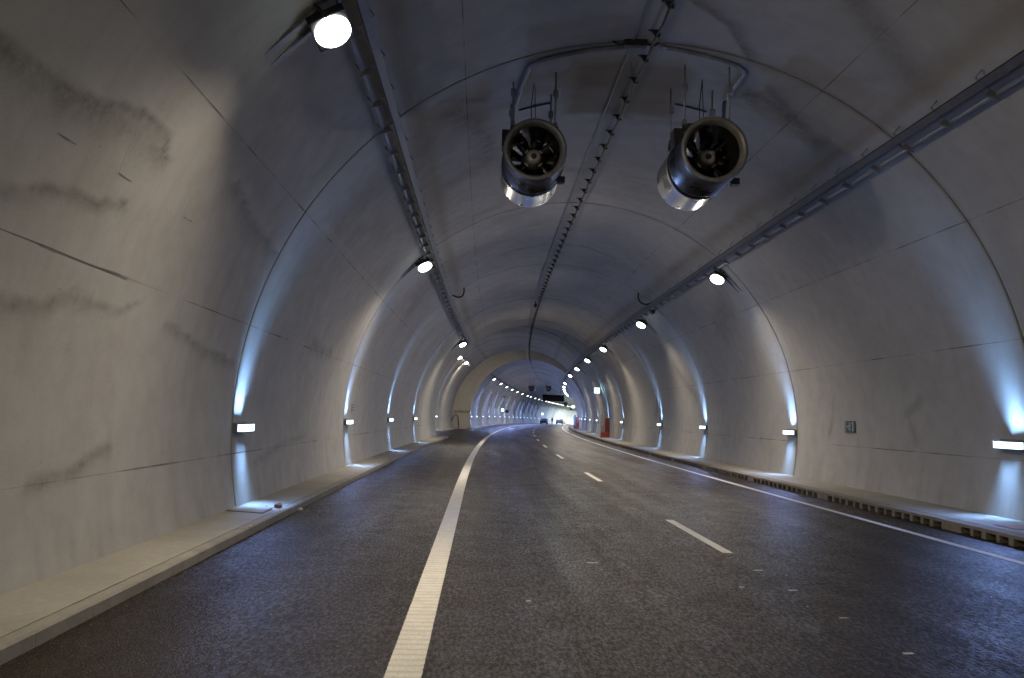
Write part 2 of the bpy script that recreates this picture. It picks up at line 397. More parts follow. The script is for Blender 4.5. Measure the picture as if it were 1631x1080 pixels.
# stains and painted fan shade of the near rings, (along, arc) polylines: width above, width below, strength
STAINS_SHADE = [
 ([(5.6, -8.15), (6.48, -8.13), (7.03, -8.12), (7.77, -8.06), (8.28, -7.97)], .05, .28, .75),
 ([(8.15, -7.98), (8.4, -7.86), (8.71, -7.84), (9.34, -7.74), (9.62, -7.80), (9.78, -7.98)], .02, .16, .75),
 ([(8.2, -8.05), (9.1, -7.98), (9.75, -8.02)], .09, .2, .5),
 ([(5.2, -9.2), (6.4, -9.16), (7.27, -9.12), (7.7, -9.0)], .03, .16, .5),
 ([(7.7, -8.98), (8.07, -8.90), (8.29, -8.88), (8.79, -8.84), (9.40, -8.70)], .03, .11, .75),
 ([(6.6, -10.02), (7.77, -10.02), (8.6, -9.95)], .03, .12, .6), ([(8.6, -9.9), (8.95, -9.78), (9.37, -9.80)], .06, .16, .55),
 ([(9.3, -9.84), (10.04, -9.86), (10.79, -9.60)], .03, .06, .5),
 ([(11.68, -9.8), (12.6, -9.93), (13.59, -10.04), (15.0, -10.12)], .03, .13, .5),
 ([(10.4, -11.4), (10.06, -11.46), (9.61, -11.6), (8.58, -11.70)], .06, .1, .6),
 ([(11.97, -7.68), (12.6, -7.78), (13.3, -7.92), (15.22, -8.08)], .03, .25, .5),
 ([(12.6, .2), (13.74, .42), (14.39, 1.23), (15.40, 1.9)], .04, .22, .7), ([(12.4, 2.6), (13.2, 3.6), (13.6, 4.4)], .3, .3, .5),
 ([(16.6, -3.9), (17.6, -3.3), (19.2, -3.0), (21.5, -2.9)], .3, .4, .55), ([(16.65, 2.3), (16.9, 3.2), (17.4, 4.1)], .45, .45, .6),  # last patch also holds the right fan's shadow, put into the colour
 ([(18.3, -.6), (19.6, .4), (19.2, 1.6), (20.2, 2.6)], .05, .3, .35), ([(22.2, -2.4), (23.5, -1.4), (24, .4)], .3, .4, .35),
 ([(35.2, -2.2), (34.6, -.6), (34.6, .9), (35.2, 2.2)], .1, .25, .45), ([(29, 5.6), (31, 6.6), (33, 7.2)], .5, .6, .4),
 ([(41.0, 9.8), (42.6, 9.0), (43.6, 8.2)], .3, .5, .5), ([(21, -9.3), (21.8, -9.36), (23.5, -9.34)], .15, .25, .45),
 ([(50.5, 10.4), (51.4, 9.9), (52.2, 10.6)], .2, .4, .7), ([(17, -11.9), (19.4, -11.6), (22, -11.5)], .03, .15, .35),
 ([(24.6, 10.4), (24.8, 10.9), (25.0, 11.3)], .12, .12, .4), ([(19.5, 10.3), (20.3, 10.7), (19.9, 11.3)], .12, .12, .35),
]
def seg_d(S, V, a, b):
    ax, ay = a; dx, dy = b[0]-ax, b[1]-ay; L = dx*dx+dy*dy
    t = np.clip(((S-ax)*dx+(V-ay)*dy)/L, 0, 1); return S-ax-t*dx, V-ay-t*dy
def stain_shade(S, V, joints):
    wob = (fbm(S, V, .4)-.5)*.13; A = np.zeros_like(S)
    side = np.sign(V+1e-9)      # "below" points down the wall
    for pts, wu, wd, st in STAINS_SHADE:
        if max(p[0] for p in pts) < S.min()-1 or min(p[0] for p in pts) > S.max()+1: continue
        best = np.full(S.shape, 1e9); bd = np.zeros_like(S)
        for a, b in zip(pts[:-1], pts[1:]):
            ex, ey = seg_d(S+wob*.5, V+wob*.6, a, b); d = np.hypot(ex, ey); q = d < best
            best = np.where(q, d, best); bd = np.where(q, ey*side, bd)
        w_ = np.where(bd > 0, wd, wu)
        A = np.maximum(A, st*np.exp(-(best/w_)**2)*(.35+1.0*fbm(S*1.3, V*1.3+9, .35)))
    # the damp rectangle between the two fans
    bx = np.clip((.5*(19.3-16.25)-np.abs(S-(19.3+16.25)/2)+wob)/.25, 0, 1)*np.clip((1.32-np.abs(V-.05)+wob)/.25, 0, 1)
    # broad clouds, stronger overhead
    cl = np.clip((fbm(S, V*1.0+20, 3.6)-.5)*3.2, 0, 1)*np.where(np.abs(V) < 7, .42, .16)
    A = np.maximum(A, cl*.8)
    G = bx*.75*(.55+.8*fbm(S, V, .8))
    G = np.maximum(G, np.clip(1-np.abs(np.abs(V)-4.38)/.3, 0, 1)*(.25+.9*fbm(S, V*3, 1.6))*.75)   # band of repair mortar beside the trays
    for j in joints: G = np.maximum(G, np.exp(-((S-j)/.09)**2)*(.3+.6*fbm(S*2+3, V, .9)))
    # drips at the foot of the wall
    low = np.clip((np.abs(V)-11.6)/1.2, 0, 1); A = np.maximum(A, low*np.clip((fbm(S*4, V*.5, .9)-.45)*3, 0, 1)*.3)
    return np.clip(A, 0, .9), np.clip(G, 0, .85)
def ring(parent, s0, s1, cx, RR, name='lining_ring'):
    gap = .015; a, b = s0+gap, s1-gap
    th0 = math.asin((ZC+.12)/RR); half = PI/2+th0
    step = .075 if 3 < s0 < 39 else (.16 if s0 < 66 else .45)
    if s0 < 0: step = .5
    if s0 > 108: step = .7
    ns = max(2, int((b-a)/step)); nv = int(2*half*RR/(step if step < .3 else .32))
    S, PH = np.meshgrid(np.linspace(a, b, ns+1), np.linspace(-half, half, nv+1), indexing='ij')
    rr = RR+random.uniform(-.012, .012)
    X = cx+rr*np.sin(PH); Z = ZC+rr*np.cos(PH)
    V = R*PH if RR < R+.5 else RR*PH
    inner = WN(S.ravel(), X.ravel(), Z.ravel()); n1, n2 = ns+1, nv+1
    A, G = stain_shade(S, V, (s0, s1))
    # outer shell (coarse rim): the concrete is half a metre thick
    ro = RR+.5; edge = WN(np.array([a, b])[:, None]+np.zeros((1, n2)), np.broadcast_to(cx+ro*np.sin(PH[0]), (2, n2)), np.broadcast_to(ZC+ro*np.cos(PH[0]), (2, n2))).reshape(-1, 3)
    verts = np.concatenate([inner, edge]); o1 = n1*n2
    idx = np.arange(n1*n2).reshape(n1, n2)
    F = np.stack([idx[:-1, :-1], idx[:-1, 1:], idx[1:, 1:], idx[1:, :-1]], -1).reshape(-1, 4)
    j = np.arange(n2-1)
    E1 = np.stack([o1+j, o1+j+1, idx[0, 1:], idx[0, :-1]], -1); E2 = np.stack([idx[-1, :-1], idx[-1, 1:], o1+n2+j+1, o1+n2+j], -1)
    E3 = np.stack([o1+n2+j, o1+n2+j+1, o1+j+1, o1+j], -1)
    F = np.concatenate([F, E1, E2, E3])
    me = bpy.data.meshes.new(name); me.vertices.add(len(verts)); me.vertices.foreach_set('co', verts.ravel())
    me.loops.add(F.size); me.loops.foreach_set('vertex_index', F.ravel().astype(np.int32))
    me.polygons.add(len(F)); me.polygons.foreach_set('loop_start', np.arange(0, F.size, 4, dtype=np.int32)); me.polygons.foreach_set('loop_total', np.full(len(F), 4, np.int32))
    me.update(calc_edges=True)
    sm = np.zeros(len(F), bool); sm[:ns*nv] = True; me.polygons.foreach_set('use_smooth', sm)
    me.materials.append(M['lining'])
    UV = np.zeros((len(verts), 2)); UV[:o1, 0] = S.ravel(); UV[:o1, 1] = V.ravel(); UV[o1:, 0] = 500
    uv = me.uv_layers.new(name='UVMap'); uv.data.foreach_set('uv', UV[F.ravel()].ravel())
    ca = me.color_attributes.new('stain_shade', 'FLOAT_COLOR', 'POINT'); c4 = np.zeros((len(verts), 4)); c4[:o1, 0] = A.ravel(); c4[:o1, 1] = G.ravel(); c4[:, 3] = 1
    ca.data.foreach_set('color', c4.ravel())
    o = bpy.data.objects.new(name, me); C.objects.link(o); o.parent = parent
    return o
tun = thing('tunnel', 'vaulted concrete tunnel lining of cast rings with a lay-by recess on its left', 'tunnel')
for a, b in zip(NEAR[:-1], NEAR[1:]): ring(tun, a, b, XC, R)
for a, b in zip(LAY[:-1], LAY[1:]): ring(tun, a, b, XC-1.1, R+1.1, 'lay_by_ring')
for a, b in zip(FARJ[:-1], FARJ[1:]): ring(tun, a, b, XC, R)
# mortar backing that shows in the joints between rings
def ring_band(s, cx, RR, w=.06, name='joint_filler'):
    th = np.linspace(-PI/2-.24, PI/2+.24, 90); pr = []
    mb = MB(); vs = []; fs = []
    for t in (s-w, s+w):
        for r in (RR+.009, RR+.2):
            for p in th: vs.append(Wp(t, cx+r*math.sin(p), ZC+r*math.cos(p)))
    n = 90; q = lambda a, i: a*n+i
    for i in range(n-1):
        for a, b in ((0, 2), (2, 3), (3, 1), (1, 0)): fs.append((q(a, i), q(a, i+1), q(b, i+1), q(b, i)))
    mb.add(vs, fs); return mb.obj(name, M['joint'], tun)
for s in NEAR[1:-1]: ring_band(s, XC, R)
for s in LAY[1:-1]: ring_band(s, XC-1.1, R+1.1)
for s in FARJ[1:14]: ring_band(s, XC, R)
# the two end walls of the lay-by
def lip(s0, s1, name):
    n = 120; h1 = PI/2+math.asin((ZC+.12)/(R+.02)); mb = MB(); vs = []; fs = []
    for t in (s0, s1):
        for i in range(n+1):
            p = -h1+2*h1*i/n; xi, zi = XC+(R-.004)*math.sin(p), ZC+(R-.004)*math.cos(p)
            xo, zo = XC-1.1+(R+1.9)*math.sin(p), ZC+(R+1.9)*math.cos(p)
            vs += [Wp(t, xi, zi), Wp(t, xo, zo)]
    m = 2*(n+1)
    for i in range(n):
        a = 2*i; fs += [(a, a+1, a+3, a+2), (m+a+2, m+a+3, m+a+1, m+a), (a, a+2, m+a+2, m+a), (a+1, m+a+1, m+a+3, a+3)]
    mb.add(vs, fs); return mb.obj(name, M['endwall'], tun)
lip(LB0-.25, LB0+.0, 'end_wall'); lip(LB1, LB1+.3, 'end_wall')
# a plinth and shallow ledge on the far end wall
mb = MB(); vs = [Wp(t, x, z) for t in (LB1-.06, LB1+.02) for x, z in ((-6.35, 1.95), (-4.35, 1.95), (-4.35, 2.25), (-6.35, 2.25))]
mb.add(vs, [(0, 1, 2, 3), (7, 6, 5, 4), (0, 4, 5, 1), (1, 5, 6, 2), (2, 6, 7, 3), (3, 7, 4, 0)]).obj('ledge', M['joint'], tun)

# thin cracks on the near left wall
def ribbon(pts, w, name='crack'):
    mb = MB(); 
    for a, b in zip(pts[:-1], pts[1:]):
        d = Vector((b[0]-a[0], b[1]-a[1])).normalized(); n_ = Vector((-d.y, d.x))*w/2; L = []
        for t in np.linspace(0, 1, 5):
            c = Vector(a).lerp(Vector(b), t)
            for sg in (-1, 1):
                q = c+n_*sg*(.6+.8*random.random()); x, z = arc(q.y, R-.016); L.append(Wp(q.x, float(x), float(z)))
        mb.add(L, [(2*i, 2*i+1, 2*i+3, 2*i+2) for i in range(4)])
    return mb.obj(name, M['brownframe'], tun)
ribbon([(7.68, -8.47), (8.02, -8.47)], .009); ribbon([(8.9, -8.15), (8.98, -8.47)], .004); ribbon([(8.98, -8.47), (9.31, -8.47)], .009)
ribbon([(10.9, -8.19), (10.95, -8.48)], .004); ribbon([(10.95, -8.48), (11.27, -8.47)], .009)
ribbon([(8.1, -9.445), (9.28, -9.45), (10.1, -9.455)], .009); ribbon([(12.9, -9.44), (14.6, -9.445)], .012)

# ------------------------------------------------------------------ cable trays
def tray(s0, s1, v, label, cx=XC, RR=R, brackets=True, step=1.3):
    root = thing('cable_tray', label, 'cable tray', FRAD(s0, v, R-.2), 'galvanised cable trays on the vault')
    def pr(pts): return [(cx+(RR-h)*math.sin((v+u)/RR), ZC+(RR-h)*math.cos((v+u)/RR)) for u, h in pts]
    ss = stations(s0, s1, 1.3)
    sg = 1 if v > 0 else -1
    inv = root.matrix_world.inverted()
    def put(o):
        o.parent = root; o.matrix_parent_inverse = inv; return o
    put(sweep('tray_channel', pr([(-.065, .17), (-.065, .23), (.065, .23), (.065, .17), (.059, .17), (.059, .224), (-.059, .224), (-.059, .17)]), ss, M['galv']))
    t = [(sg*.27+.035*math.cos(a), .13+.035*math.sin(a)) for a in np.linspace(0, 2*PI, 9)[:-1]]
    put(sweep('conduit', pr(t), ss, M['pipe'], smooth=True))
    t = [(-sg*.05+.03*math.cos(a), .20+.03*math.sin(a)) for a in np.linspace(0, 2*PI, 9)[:-1]]
    put(sweep('cable', pr(t), ss, M['black'], smooth=True))
    if brackets:
        mb = MB()
        mb.prism([(-.135, 0), (-.135, -.18), (.30, -.18), (.30, -.165), (-.122, -.165), (-.122, 0)], -.02, .02)
        if sg < 0: mb = MB().prism([(.135, 0), (.135, -.18), (-.30, -.18), (-.30, -.165), (.122, -.165), (.122, 0)], -.02, .02)
        mb.prism([(sg*.14, -.181), (sg*.14, -.29), (sg*.36, -.20), (sg*.34, -.181)], -.006, .006)
        mb.box(-.012+sg*.29, .012+sg*.29, -.02, .02, -.1649, 0)
        me = mb.me('bracket', M['pipe']); s = s0+.6; k = 0; rest = MB()
        while s < s1:
            mw = FR(s, cx+RR*math.sin(v/RR), ZC+RR*math.cos(v/RR)) @ Ry(v/RR)
            if k < 98:
                o = bpy.data.objects.new('bracket', me); C.objects.link(o); o.parent = root; o.matrix_parent_inverse = inv; o.matrix_world = mw
            else: rest.add([mw@q.co for q in me.vertices], [tuple(f.vertices) for f in me.polygons])
            s += step; k += 1
        if rest.v: tag(put(rest.obj('bracket', M['dark'])), kind='stuff')
    return root
VT = 4.95
tray(4, 62.0, -VT, 'grey cable tray on brackets along the left of the near vault')
tray(4, END-20, VT, 'long grey cable tray on brackets along the whole right side of the vault')
tray(70.5, 100, -VT-1.15, 'short cable tray on the vault of the lay-by', XC-1.1, R+1.1)
tray(LB1+.5, END-20, -VT, 'cable tray above the far row of lamps past the lay-by')
# crown cable with clips
root = thing('crown_cable', 'thin black cable clipped along the crown of the vault', 'cable', FRAD(5, .1, R-.1)); inv = root.matrix_world.inverted()
ss = stations(4, 300, .55, 3)
mb = MB(); pts = []
for i, s in enumerate(ss):
    x, z = arc(.1+.012*math.sin(i*2.1), R-.10-(.018 if i % 2 else 0)); pts.append(Wp(s, float(x), float(z)))
o = mb.tube(pts, .024, 6).obj('cable', M['black']); o.parent = root; o.matrix_parent_inverse = inv
me = MB().prism([(-.20, 0), (.02, 0), (.06, -.13), (-.02, -.14), (-.10, -.03)], -.03, .03).me('clip', M['black'])
for k in range(98):
    o = bpy.data.objects.new('clip', me); C.objects.link(o); o.parent = root; o.matrix_parent_inverse = inv; o.matrix_world = FRAD(5+1.1*k, .1, R)
# faint second conduit beside it
o = sweep('crown_conduit', [(XC-.25+.02*math.cos(a), ZC+R-.03+.02*math.sin(a)) for a in np.linspace(0, 2*PI, 7)[:-1]], stations(4, 120, 2), M['pipe']); tag(o, 'slim grey conduit on the crown just left of the black cable', 'conduit')

# ------------------------------------------------------------------ ceiling lamps
def ordn(i): return ['first', 'second', 'third', 'fourth', 'fifth', 'sixth', 'seventh', 'eighth', 'ninth', 'tenth', 'eleventh', 'twelfth', 'thirteenth', 'fourteenth', 'fifteenth', 'sixteenth', 'seventeenth', 'eighteenth', 'nineteenth', 'twentieth', 'twenty-first', 'twenty-second', 'twenty-third', 'twenty-fourth', 'twenty-fifth', 'twenty-sixth', 'twenty-seventh', 'twenty-eighth', 'twenty-ninth', 'thirtieth', 'thirty-first', 'thirty-second', 'thirty-third', 'thirty-fourth', 'thirty-fifth'][i]
def make_lamp(sg, watts, col, lensm, spread=2.45, tilt=-.36, aim=-.12, wide=.75, road=.25):
    """origin on the lining; Z points into the lining, X across, Y away from the viewer; sg -1 left, +1 right"""
    r = thing('tunnel_lamp', 'x', 'lamp', Matrix.Identity(4), 'flood lamps under the cable trays')
    A = T(0, 0, -.22) @ Ry(-sg*.30) @ Rx(tilt)      # lens turned a little towards the traffic
    h = MB().box(-.24, .24, -.25, .25, -.10, .02, A, 0).box(-.16, .16, -.18, .18, .0201, .10, A, .05).obj('housing', M['dark'], r, .015)
    for i in range(5): MB().box(-.15+.07*i, -.142+.07*i, -.15, .15, .08, .13, A).obj('cooling_fin', M['dark'], h)
    n = 28; ring_ = [Vector((.225*math.cos(2*PI*i/n), .235*math.sin(2*PI*i/n), z)) for z in (-.101, -.125) for i in range(n)]
    MB().add([A@q for q in ring_], [tuple(range(n)), tuple(range(n, 2*n))]+[(i, (i+1) % n, n+(i+1) % n, n+i) for i in range(n)]).obj('lens', lensm, r)
    for y in (-.255, .25): MB().box(-.02, .02, y-.004, y+.004, -.24, -.0).obj('yoke', M['dark'], r)
    for y in (-.2, .12): MB().box(*(sorted((sg*1.05, -sg*.15))), y, y+.10, -.065, -.02).obj('mounting_rail', M['pipe'], r, .004)
    light(r, 'road_beam', watts*road, col, .34, .4, 2.2, T(0, 0, -.22) @ Ry(-sg*.66) @ Rx(aim) @ T(0, -.06, -.24))
    light(r, 'wide_beam', watts*wide, col, .34, .4, PI, T(0, 0, -.22) @ Ry(-sg*.14) @ Rx(aim*.4) @ T(0, -.06, -.25))
    return r
VL = 5.47
LL = [(-16.5, 0), (-3.0, 0), (10.45, 1), (27.6, 1), (58.6, 1)]
left_labels = ['big glaring white lamp at top left of the near vault', 'bright lamp below the left cable tray in the second ring', 'last lit lamp on the left before the lay-by, beside the tray end']
P_L = make_lamp(-1, CEIL_W, CEIL_COL, M['lens']); P_R = make_lamp(1, CEIL_W, CEIL_COL, M['lens'])
P_Y = make_lamp(-1, CEIL_W*1.05, (1.0, .86, .68), M['lens'], aim=.85, wide=.12, road=.9)
used = set()
def place(proto, mw, label, name=None):
    o = proto if proto not in used else copy_tree(proto); used.add(proto)
    o.matrix_world = mw; o['label'] = label; return o
KIDS[P_Y] = kids(P_Y); KIDS[P_L] = kids(P_L); KIDS[P_R] = kids(P_R)
for s, l in zip((10.45, 27.6, 58.6), left_labels): place(P_L, FRAD(s, -VL, R), l)
place(P_L, FRAD(-3, -VL, R), 'lamp on the left of the vault behind the viewpoint')
for s, v, l in ((84.5, -6.35, 'nearer of the two lamps on the lay-by vault'), (93.5, -6.35, 'farther of the two lamps on the lay-by vault, by its end wall')):
    RR = R+1.1; cx = XC-1.1
    place(P_Y, FR(s, cx+RR*math.sin(v/RR), ZC+RR*math.cos(v/RR)) @ Ry(v/RR), l)
for i, s in enumerate((28.4, 43.3, 59.8, 72.5, 86.0, 101, 125, 140, 154, 166, 177, 190)):
    l = ['brightest and nearest lit lamp on the right of the vault', 'second lit lamp of the right row, by the small camera']
    place(P_R, FRAD(s, VL, R), l[i] if i < 2 else '%s lit lamp of the right row counted from the near end' % ordn(i))
place(P_R, FRAD(-3, VL, R), 'lamp on the right of the vault behind the viewpoint')
P_F = make_lamp(-1, CEIL_W*2.0, (.32, .43, 1.0), M['farlens']); KIDS[P_F] = kids(P_F)
far = [116.2, 132.4, 146.6, 160.3, 174, 187.4, 201.5, 210, 222.6, 233.2, 242.3, 253]
for i, s in enumerate(far): place(P_F, FRAD(s, -VL, R), '%s lamp of the left row past the lay-by' % ordn(i))
PE = [make_lamp(-1, CEIL_W*q, c_, M['farlens']) for q, c_ in ((1.8, (.45, .6, 1.0)), (3.2, (.62, .78, 1.0)), (5.5, (.78, .92, 1.0)))]
for q in PE: KIDS[q] = kids(q)
s = 259.; i = 0
while i < 30:
    o = place(PE[0 if i < 5 else 1 if i < 10 else 2], FRAD(s, -VL, R), '%s lamp of the close-set row near the bright far end' % ordn(i)); o['group'] = 'close-set lamps near the bright far end'
    s += 4.2 if i < 14 else 5.5; i += 1

# ------------------------------------------------------------------ blue wall lights
def make_wall_light(sg):
    """X along the wall (left wall: towards the viewer), Y into the road space, Z up"""
    r = thing('wall_light', 'x', 'wall light', Matrix.Identity(4), 'pale blue guide lights low on the tunnel walls')
    n = 10; pts = []
    L, Dp, H_ = .42, .19, .062
    for i in range(n+1):
        t = PI/2*i/n; pts.append((sg*(L-.11+.11*math.sin(t)), Dp-.06+.06*math.cos(t)))
    out = [(-sg*L, 0), (-sg*L, Dp)]+pts+[(sg*L, 0)]
    if sg > 0: out = out
    m = len(out)
    vs = [Vector((x, y, z)) for z in (-H_, H_) for x, y in out]
    fs = [tuple(range(m)), tuple(range(m, 2*m))]+[(i, (i+1) % m, m+(i+1) % m, m+i) for i in range(m)]
    MB().add(vs, fs).obj('diffuser', M['led'], r)
    for z in (-H_-.012, H_+.012):
        vs = [Vector((x*1.03, y*1.05, z+dz)) for dz in (-.0115, .0115) for x, y in out]
        # cover plates stop short of the wall so the slot behind them throws light along it
        MB().add(vs, fs).obj('cover_plate', M['galv'], r)
    MB().box(-L-.02, L+.02, -.01, .012, -.11, .11).obj('back_plate', M['galv'], r)
    MB().box(-sg*(L+.02)-.008, -sg*(L+.02)+.008, 0, .10, -.085, .085).obj('end_plate', M['galv'], r, .003)
    # up and down beams, tilted a touch away from the ring joint
    light(r, 'up_beam', WALL_W, WALL_COL, .84, .12, 1.05, T(0, .14, .092) @ Rx(PI) @ Rx(.10) @ Ry(-sg*.12))
    light(r, 'down_beam', WALL_W*.8, WALL_COL, .84, .12, 1.15, T(0, .14, -.092) @ Rx(.14) @ Ry(sg*.08))
    light(r, 'front_glow', GLOW_W, GLOW_COL, .8, .11, PI, T(0, .22, 0) @ Rx(PI/2))
    return r
zl = 1.516
WL = make_wall_light(-1); KIDS[WL] = kids(WL); WR = make_wall_light(1); KIDS[WR] = kids(WR)
# on the left wall X points back to the viewer, so the end plate (at +X there) sits by the joint; on the right wall likewise at -X
def left_light(s, label, x=None): place(WL, FR(s, wall_x(zl, -1) if x is None else x, zl) @ Rz(-PI/2), label)
def right_light(s, label): place(WR, FR(s, wall_x(zl, 1), zl) @ Rz(PI/2), label)
nl = ['nearest blue light on the left wall, large in view', 'second blue light on the left wall, beside a small plate', 'third blue light on the left wall', 'fourth blue light on the left wall, last one before the lay-by']
for s, l in zip((15.42, 27.6, 39.2, 50.9), nl): left_light(s+.50, l)
left_light(89.4, 'blue light on the recessed wall of the lay-by', XC-1.1-math.sqrt((R+1.1)**2-(zl-ZC)**2))
for i, s in enumerate([LB1+.1]+FARJ[1:24]):
    left_light(s+.50, '%s blue light on the left wall past the lay-by' % ordn(i))
nr = ['nearest blue light on the right wall, cut by the picture edge', 'second blue light on the right wall, left of the exit sign', 'third blue light on the right wall', 'fourth blue light on the right wall', 'fifth blue light on the right wall, nearer than the red cabinet', 'blue light on the right wall right behind the red cabinet']
for i, s in enumerate((15.42, 27.6, 39.2, 50.0, 66.8, 77.6, 88.6, 98.8, 109, 119.5, 129, 139.5, 150.8, 161.5, 171.8)):
    right_light(s+(.78 if i == 0 else .50), nr[i] if i < 6 else '%s blue light on the right wall counted from the near end' % ordn(i))

# ------------------------------------------------------------------ jet fans
def make_fan():
    """axis along Y, front (towards the viewer) at y = 0"""
    r = thing('jet_fan', 'x', 'jet fan', Matrix.Identity(4), 'jet fans hung in pairs from the vault')
    Ro, Ri, Lg = .60, .475, 2.25
    MB().lathe([(Ro-.03, .08), (Ro, .12), (Ro, .95), (Ro+.012, .955), (Ro+.012, .98), (Ro, .985)], 56).obj('casing', M['steel'], r)
    MB().lathe([(Ro, 1.17), (Ro+.012, 1.175), (Ro+.012, 1.2), (Ro, 1.205), (Ro, Lg-.1), (Ro-.03, Lg-.05)], 56).obj('rear_casing', M['steel'], r)
    b = MB().lathe([(Ro-.02, .98), (Ro-.02, 1.18)], 56).obj('middle_band', M['band'], r)
    MB().lathe([(Ro-.03, .08), (Ro-.005, .035), (Ro-.03, .0), (Ro-.07, .0), (Ri+.02, .06), (Ri, .14)], 56).obj('inlet_rim', M['rim'], r)
    MB().lathe([(Ro-.03, Lg-.05), (Ro-.03, Lg), (Ri, Lg-.05)], 56).obj('outlet_rim', M['rim'], r)
    MB().lathe([(Ri, .14), (Ri, Lg-.05)], 56).obj('duct', M['duct'], r)
    hb = MB().lathe([(.0, .46), (.10, .465), (.135, .49), (.15, .54), (.15, 1.7), (.02, 1.8)], 32).obj('hub', M['hub'], r)
    MB().lathe([(.0, .445), (.05, .446), (.055, .4605)], 20).obj('hub_cap', M['dark'], hb)
    MB().lathe([(.155, .62), (.22, .63), (.23, .66), (.23, 1.5), (.155, 1.52)], 32).obj('motor', M['black'], r)
    for k in range(9):
        A = Ry(2*PI*k/9+.2); vs = []
        for rr, tw, ch in ((.2, .9, .13), (.30, .75, .15), (.40, .6, .16), (.468, .5, .15)):
            for u, t in ((-1, .0), (0, .012), (1, 0), (0, -.012)):
                dx = ch*u*math.cos(tw)-t*math.sin(tw); dy = ch*u*math.sin(tw)+t*math.cos(tw); vs.append(A@Vector((dx, 1.0+dy, rr)))
        fs = [(4*i+j, 4*i+(j+1) % 4, 4*i+4+(j+1) % 4, 4*i+4+j) for i in range(3) for j in range(4)]+[(0, 1, 2, 3), (12, 13, 14, 15)]
        MB().add(vs, fs, True).obj('blade', M['blade'], r)
    for a in (.75, PI-.75, PI+.75, -.75):
        A = Ry(-a); MB().box(.14, Ri+.01, .66, .69, -.018, .018, A).obj('strut', M['dark'], r)
        MB().box(.17, .20, .60, .66, -.04, .04, A).obj('strut_clamp', M['hub'], r)
    for y in (.55, 1.75):
        c_ = MB().box(-.46, .46, y-.04, y+.04, Ro-.12, Ro+.02).obj('saddle', M['dark'], r)
        for x in (-.42, .40):
            hz = .98+.25*0
            MB().tube([(x, y, Ro), (x, y, 1.72)], .018, 8).box(x-.05, x+.05, y-.05, y+.05, 1.20, 1.34).box(x-.04, x+.04, y-.04, y+.04, Ro-.02, Ro+.09).obj('hanger', M['pipe'], r)
    MB().tube([(-.02, 1.0, Ro), (-.05, .95, 1.1), (-.01, .9, 1.6)], .010, 5).tube([(.05, 1.0, Ro), (.02, 1.02, 1.6)], .008, 5).obj('safety_chain', M['dark'], r)
    MB().box(-.62, -.44, .5, .85, .18, .52).obj('junction_box', M['black'], r, .01)
    MB().box(.48, .62, .62, .80, -.45, -.33, Ry(0)).obj('sensor_box', M['dark'], r, .01)
    return r
FN = make_fan(); KIDS[FN] = kids(FN)
for o_, k_ in ((h, kids(h)) for h in KIDS[FN]): KIDS[o_] = k_
place(FN, FR(16.0, .82, 6.81) @ Rx(-.0), 'left of the two near steel jet fans under the vault')
place(FN, FR(14.9, 3.91, 6.58), 'right of the two near steel jet fans under the vault')
place(FN, FR(168, 1.13, 6.95), 'left of the two small far jet fans above the black message board')
place(FN, FR(168, 4.38, 7.0), 'right of the two small far jet fans above the black message board')
place(FN, FR(262, 2.8, 5.95), 'single tiny jet fan beyond the black message board')
# hangers of the near fans run into the vault: conduits that feed them from the crown
def vault_path(pts, off=.05):
    out = []
    for (s0, v0), (s1, v1) in zip(pts[:-1], pts[1:]):
        n = max(2, int(math.hypot(s1-s0, v1-v0)/.2))
        for i in range(n):
            t = i/n; x, z = arc(v0+(v1-v0)*t, R-off); out.append(Wp(s0+(s1-s0)*t, float(x), float(z)))
    x, z = arc(pts[-1][1], R-off); out.append(Wp(pts[-1][0], float(x), float(z))); return out
for pts, drop, lb in (([(15.5, 0), (15.6, -1.0), (15.7, -1.95), (15.85, -2.15), (17.9, -2.38)], (17.95, .42, 7.3), 'grey conduit from the crown to the left near fan'),
                      ([(15.5, .3), (15.6, 1.0), (15.7, 1.8), (15.85, 2.0), (17.4, 2.02)], (17.0, 4.6, 7.1), 'grey conduit from the crown to the right near fan')):
    P = vault_path(pts); P.append(Wp(*drop))
    o = MB().tube(P, .045, 8).obj('fan_conduit', M['pipe']); tag(o, lb, 'conduit', 'conduits feeding the near fans')
for v0 in (-1.9, 1.5):
    o = MB().tube(vault_path([(18.2, v0-.35), (18.2, v0+.35)], .03), .02, 6).obj('hanger_rail', M['dark']); tag(o, 'thin bar on the vault above the %s near fan' % ('left' if v0 < 0 else 'right'), 'bar')
o = thing('junction_box', 'dark flat junction box at the crown where both fan conduits meet', 'box', FRAD(15.35, -.12, R))
MB().box(-.30, .12, -.07, .07, -.13, 0).obj('box_body', M['dark'], o, .01); MB().tube([(-.5, 0, -.03), (-.4, 0, -.10), (-.28, 0, -.09)], .02, 6).tube([(.12, 0, -.08), (.25, 0, -.1), (.34, .0, -.04)], .02, 6).obj('cable_gland', M['black'], o)

# ------------------------------------------------------------------ VMS board
b = thing('message_board', 'long blank black message board hanging over the road far away', 'message board', FR(180, 4.88, 5.55) @ Ry(RHO))
MB().box(-2.2, 2.2, 0, .35, -.62, .62).obj('cabinet', M['boardblack'], b, .03)
MB().box(-2.25, 2.25, -.25, .0, .60, .68).obj('hood', M['boardblack'], b)
MB().box(-2.05, 2.05, -.02, -.001, -.48, .48).obj('display', M['boardblack'], b)
for x in (-1.5, 1.5): MB().tube([(x, .18, .6), (x, .18, 2.7)], .05, 8).obj('hanger', M['dark'], b)

